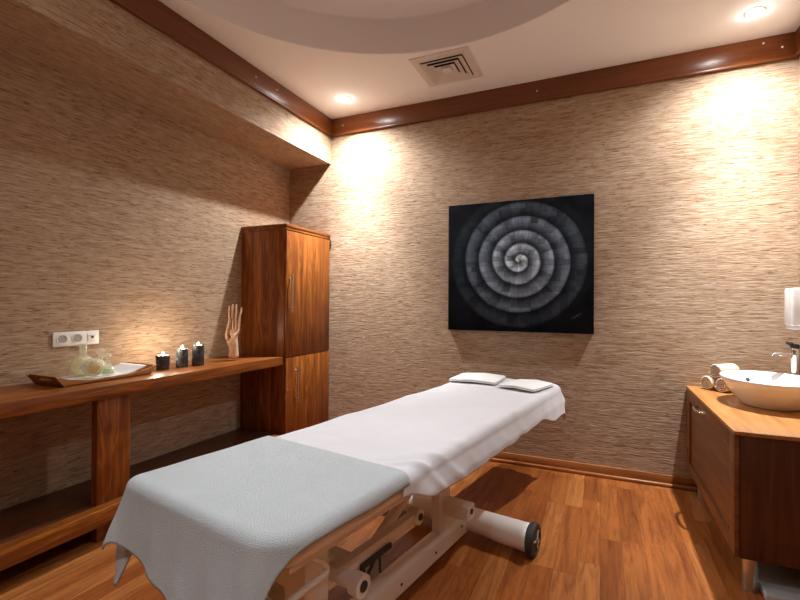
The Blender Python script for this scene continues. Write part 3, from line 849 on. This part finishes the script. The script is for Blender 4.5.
def sheet_wr(a, b, hang, q):
    o = 0; z = 0
    bulge = min(1, hang / .06)
    o += bulge * (.018 + .008 * nz(a * 2.2, b * 2, 5) + .0015 * math.sin(a * 31 + 3 * nz(a * 3, 2)) * (1 if q[0] < .5 else .3))
    if q[0] > .3: o += bulge * .010 * math.sin(b * 45 + 2 * nz(b * 6, 3))
    near = math.exp(-((b - V1 + .02) / .13) ** 2) * (1 if hang == 0 else .8)
    ridge = math.exp(-((a - 1.44 - (b - V1) * .9) / .026) ** 2) + .8 * math.exp(-((a - 1.56 - (b - V1) * 1.2) / .03) ** 2) + .45 * math.exp(-((a - 1.76 - (b - V1) * .8) / .04) ** 2) + .3 * math.exp(-((a - 2.1 - (b - V1) * 1.0) / .05) ** 2)
    z += near * ridge * .012 * sm((a - 1.33) / .06)
    o += bulge * ridge * .006
    o *= sm((a - 1.32) / .10)
    z += (.006 * nz(a * 3.1, b * 2.6, 9) + .003 * nz(a * 8, b * 8, 2)) * sm((a - 1.33) / .15)
    z += .009 * math.exp(-((a - 2.40) / .06) ** 2) * (.4 + .6 * (b - V0) / .75)      # joint of the head rest under the sheet
    z += .012 * max(0, (a - 2.5) / .9)
    return o, z
bm = drape(1.275, U1 + .10, V0 - .12, lambda a: V1 + .052 + .060 * sm((a - 1.29) / .20) + .008 * nz(a * 3, 6) + (.060 + .010 * nz(a * 6, 3)) * sm((a - 2.78) / .30), 260, 110, .001, CRS=(.11, .11), RE=.045, flare=.06, wr=sheet_wr)
tag(obj('bed_sheet', bm, 'sheet', None, tuple(B(2.3, -1.2, .68)), solid=.003, offs=0), 'white cotton sheet covering the head half of the table', 'sheet')

def folded(label, uc, vc, su, sv, rz, seed):
    t = thing('folded_towel', label, 'towel', B(uc, vc, ZT + .014), -AX + rz, 'small folded towels at the head of the table')
    R2 = Matrix.Translation(B(uc, vc, 0)) @ RB @ Matrix.Rotation(rz, 4, 'Z')
    zb = ZT + .019
    for k in range(2):
        bm = new(); s = 1 - .02 * k; th = .007
        rings = []
        n = 48
        for (sh, z) in ((-.004, 0), (0, .003), (0, th - .003), (-.004, th)):
            ring = []
            for i in range(n):
                a = 2 * PI * i / n; c_, s_ = math.cos(a), math.sin(a)
                e = .16
                x = math.copysign(abs(c_) ** e, c_) * (sv / 2 * s + sh) ; y = math.copysign(abs(s_) ** e, s_) * (su / 2 * s + sh)
                zz = zb + k * (th + .001) + z + .009 * math.exp(-((x - sv * .05) / (sv * .3)) ** 2) * (1 + .3 * k) + .004 * nz(x * 12, y * 12, seed)
                ring.append(bm.verts.new(R2 @ Vector((x, y, zz))))
            rings.append(ring)
        for A, C in zip(rings, rings[1:]):
            for i in range(n): bm.faces.new((A[i], A[(i + 1) % n], C[(i + 1) % n], C[i]))
        for ring, fl in ((rings[0], True), (rings[-1], False)):
            cz = sum((v.co for v in ring), Vector()) / n
            if not fl: cz.z += .006
            cv = bm.verts.new(cz)
            for i in range(n): bm.faces.new((ring[i], ring[(i + 1) % n], cv))
        obj('fold', bm, 'towel_white', t, ang=60)
folded('small folded white towel at the head of the table, on the cabinet side', 3.16, -1.425, .36, .36, .14, 1)
folded('small folded white towel at the head of the table, on the basin side', 3.10, -1.035, .33, .28, -.14, 2)

# ------------------------------------------------------------------ VANITY
VX0, VY0, VZ0, VZ1 = .556, 2.487, .155, .729
t = thing('vanity_cabinet', 'reddish brown wood vanity cabinet on metal legs against the right wall', 'cabinet', (.86, 3.1, 0))
bobj('body', 'vanity_shaded', t, VX0 + .022, XR - .004, VY0 + .004, YB - .006, VZ0, VZ1 - .020, bev=.002)
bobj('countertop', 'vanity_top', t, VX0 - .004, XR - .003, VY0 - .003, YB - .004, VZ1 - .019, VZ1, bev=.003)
# framed flap door
dy0, dy1, dz0, dz1 = VY0 + .006, YB - .010, VZ0 + .002, VZ1 - .024
bm = new(); fr = .090
box(bm, VX0, VX0 + .020, dy0 + fr, dy1 - fr, dz1 - .064, dz1, .001); box(bm, VX0, VX0 + .020, dy0 + fr, dy1 - fr, dz0, dz0 + .062, .001)
box(bm, VX0, VX0 + .020, dy0, dy0 + fr, dz0, dz1, .002); box(bm, VX0, VX0 + .020, dy1 - fr, dy1, dz0, dz1, .002)
d = obj('door', bm, 'vanity_lit', t)
bobj('inset_panel', 'vanity_lit', d, VX0 + .012, VX0 + .021, dy0 + fr + .0005, dy1 - fr - .0005, dz0 + .0625, dz1 - .0645)
bm = new()
tube(bm, [(VX0 + .002, 3.125, .667), (VX0 - .022, 3.135, .667), (VX0 - .034, 3.175, .666), (VX0 - .036, 3.22, .665), (VX0 - .034, 3.265, .666), (VX0 - .022, 3.305, .667), (VX0 + .002, 3.315, .667)], [.009, .009, .0085, .008, .0085, .009, .009], 12)
tag(obj('handle', bm, 'chrome', d), 'chrome bow handle')
for x, y in ((.628, 2.545), (.628, 3.60), (1.09, 2.545), (1.09, 3.60)):
    bm = new(); lathe(bm, [(0, 0), (.029, 0), (.030, .004), (.030, VZ0 - .008), (.040, VZ0 - .007), (.040, VZ0 - .001), (0, VZ0 - .001)], 28, (x, y, 0))
    tag(obj('leg', bm, 'brushed', t), 'brushed metal leg')

# vessel basin
BX, BY, B0 = .885, 3.215, VZ1 + .0005
t = thing('vessel_basin', 'white oval ceramic vessel basin on the wooden vanity', 'basin', (BX, BY, VZ1))
prof = [(0, 0), (.56, 0), (.60, .008), (.66, .030), (.80, .075), (.93, .118), (.992, .146), (1.0, .152), (.99, .156), (.965, .152), (.90, .122), (.76, .076), (.55, .035), (.30, .020), (.07, .016), (0, .016)]
bm = new(); lathe(bm, [(r * 1.0, z) for r, z in prof], 72, (BX, BY, B0), sx=.235, sy=.30); obj('bowl', bm, 'ceramic', t, ang=60)
bm = new(); lathe(bm, [(0, .0165), (.022, .0165), (.024, .020), (.018, .024), (0, .024)], 20, (BX, BY, B0)); obj('drain', bm, 'chrome', t)
a = math.radians(103); p = Vector((BX + .235 * .84 * math.cos(a), BY + .30 * .84 * math.sin(a), B0 + .105))
nrm = Vector((-math.cos(a), -math.sin(a), .75)).normalized()
bm = new(); cyl(bm, p - nrm * .006, p + nrm * .003, .012, 16); obj('overflow', bm, 'rubber', t)

# mixer tap
FX, FY = 1.078, 3.475
t = thing('basin_tap', 'chrome single-lever mixer tap behind the white basin', 'tap', (FX, FY, VZ1))
bm = new(); lathe(bm, [(0, 0), (.032, 0), (.032, .006), (.025, .012), (.023, .25), (.026, .262), (.026, .300), (.020, .312), (0, .314)], 28, (FX, FY, B0)); obj('tap_body', bm, 'chrome', t)
bm = new(); tube(bm, [(FX, FY, B0 + .262), (FX - .045, FY - .008, B0 + .268), (FX - .085, FY - .015, B0 + .270), (FX - .105, FY - .018, B0 + .268), (FX - .112, FY - .019, B0 + .250)], [.018, .016, .014, .0145, .0145], 18); obj('spout', bm, 'chrome', t)
bm = new(); tube(bm, [(FX - .005, FY, B0 + .312), (FX - .02, FY, B0 + .335), (FX - .045, FY - .01, B0 + .345)], [.014, .012, .008], 12)
lathe(bm, [(0, .31), (.022, .31), (.023, .325), (.018, .335), (0, .338)], 20, (FX, FY, B0)); obj('lever', bm, 'rubber', t)

# soap dispenser on the right wall
t = thing('soap_dispenser', 'white wall-mounted soap dispenser above the basin', 'dispenser', (XR, 3.47, 1.28))
x0, x1, y0, y1, z0, z1 = 1.045, XR - .002, 3.415, 3.545, 1.155, 1.405
bobj('housing', 'plastic', t, x0, x1, y0, y1, z0 + .022, z1, bev=.012, seg=4)
bobj('push_bar', 'plastic', t, x0 + .006, x1 - .01, y0 + .008, y1 - .008, z0, z0 + .024, bev=.006, seg=3)
bobj('level_window', 'socket', t, x0 + .03, x0 + .065, y1 - .002, y1 + .001, 1.19, 1.28)

# rolled towels
def roll(label, end, grp='rolled face towels on the vanity', r=.050, L=.20):
    ex, ey, ez = end
    ax = Vector((.76, .65, 0)).normalized(); sd = Vector((ax.y, -ax.x, 0)); up = Vector((0, 0, 1))
    L = min(L, (YB - .012 - ey - abs(sd.y) * r) / ax.y)
    t = thing('rolled_towel', label, 'towel', (ex, ey, ez - r), 0, grp)
    bm = new(); turns = 3.3; n = 120; th = r / (turns + .6) * .56
    pts_o, pts_i = [], []
    for i in range(n + 1):
        a = -2 * PI * turns * i / n - PI * .3; rr = th * .9 + (r - th * .9) * i / n
        w = 1 + .03 * math.sin(a * 3 + ez * 60)
        pts_o.append((rr * w * math.cos(a), rr * w * math.sin(a))); pts_i.append(((rr - th) * w * math.cos(a), (rr - th) * w * math.sin(a)))
    def at(p, s, k): return Vector(end) + ax * s + (sd * p[0] + up * p[1]) * k
    cols = []
    for s, k in ((.0, .94), (.006, 1.0), (L / 2, 1.01), (L - .006, 1.0), (L, .94)):
        cols.append(([bm.verts.new(at(p, s, k)) for p in pts_o], [bm.verts.new(at(p, s, 1)) for p in pts_i]))
    for (o1, i1), (o2, i2) in zip(cols, cols[1:]):
        for k in range(n):
            bm.faces.new((o1[k], o1[k + 1], o2[k + 1], o2[k])); bm.faces.new((i1[k + 1], i1[k], i2[k], i2[k + 1]))
        for k in (0, n): bm.faces.new((o1[k], o2[k], i2[k], i1[k]))
    for (o1, i1) in (cols[0], cols[-1]):
        for k in range(n): bm.faces.new((o1[k], o1[k + 1], i1[k + 1], i1[k]))
    obj('towel_roll', bm, 'towel_peach', t, ang=70)
r = .050
roll('cream rolled towel lying on the vanity nearest its front edge', (.645, 3.605, VZ1 + r + .001))
roll('cream rolled towel on the vanity touching the basin', (.714, 3.527, VZ1 + r + .001))
roll('cream rolled towel lying on top of the other two rolls', (.690, 3.575, VZ1 + r + .001 + .086), L=.25)

# pale slab on the floor under the vanity
bm = new(); box(bm, .665, 1.10, 2.46, 2.83, .0005, .032, .004); 
tag(obj('floor_slab', bm, 'slab', None, (.88, 2.65, 0)), 'pale blue-grey flat slab lying on the floor under the vanity', 'slab')

# ------------------------------------------------------------------ WORLD, CAMERA, VIEW
w = bpy.data.worlds.new('world'); S.world = w; w.use_nodes = True
w.node_tree.nodes['Background'].inputs[0].default_value = (.9, .85, .8, 1)
w.node_tree.nodes['Background'].inputs[1].default_value = .0
yaw, pitch, rollv, F = -.420518, .0067412, .0060871, 449.24
fwd = Vector((math.sin(yaw) * math.cos(pitch), math.cos(yaw) * math.cos(pitch), math.sin(pitch)))
right = Vector((math.cos(yaw), -math.sin(yaw), 0)); up = right.cross(fwd)
r2 = right * math.cos(rollv) + up * math.sin(rollv); u2 = -right * math.sin(rollv) + up * math.cos(rollv)
cam = bpy.data.cameras.new('camera'); co = bpy.data.objects.new('camera', cam); COL.objects.link(co)
mw = Matrix((( r2.x, u2.x, -fwd.x, 0), (r2.y, u2.y, -fwd.y, 0), (r2.z, u2.z, -fwd.z, 1.3), (0, 0, 0, 1)))
co.matrix_world = mw
cam.sensor_fit = 'HORIZONTAL'; cam.sensor_width = 36; cam.lens = F / 800 * 36; cam.clip_start = .02
S.camera = co
S.view_settings.view_transform = 'Standard'; S.view_settings.look = 'None'
S.view_settings.gamma = 1; S.view_settings.exposure = 1.15; S.view_settings.use_curve_mapping = False
try:
    S.cycles.max_bounces = 10; S.cycles.diffuse_bounces = 6; S.cycles.glossy_bounces = 4
    S.cycles.transmission_bounces = 10; S.cycles.transparent_max_bounces = 8
    S.cycles.caustics_reflective = False; S.cycles.sample_clamp_indirect = 4; S.cycles.use_denoising = True
except Exception: pass
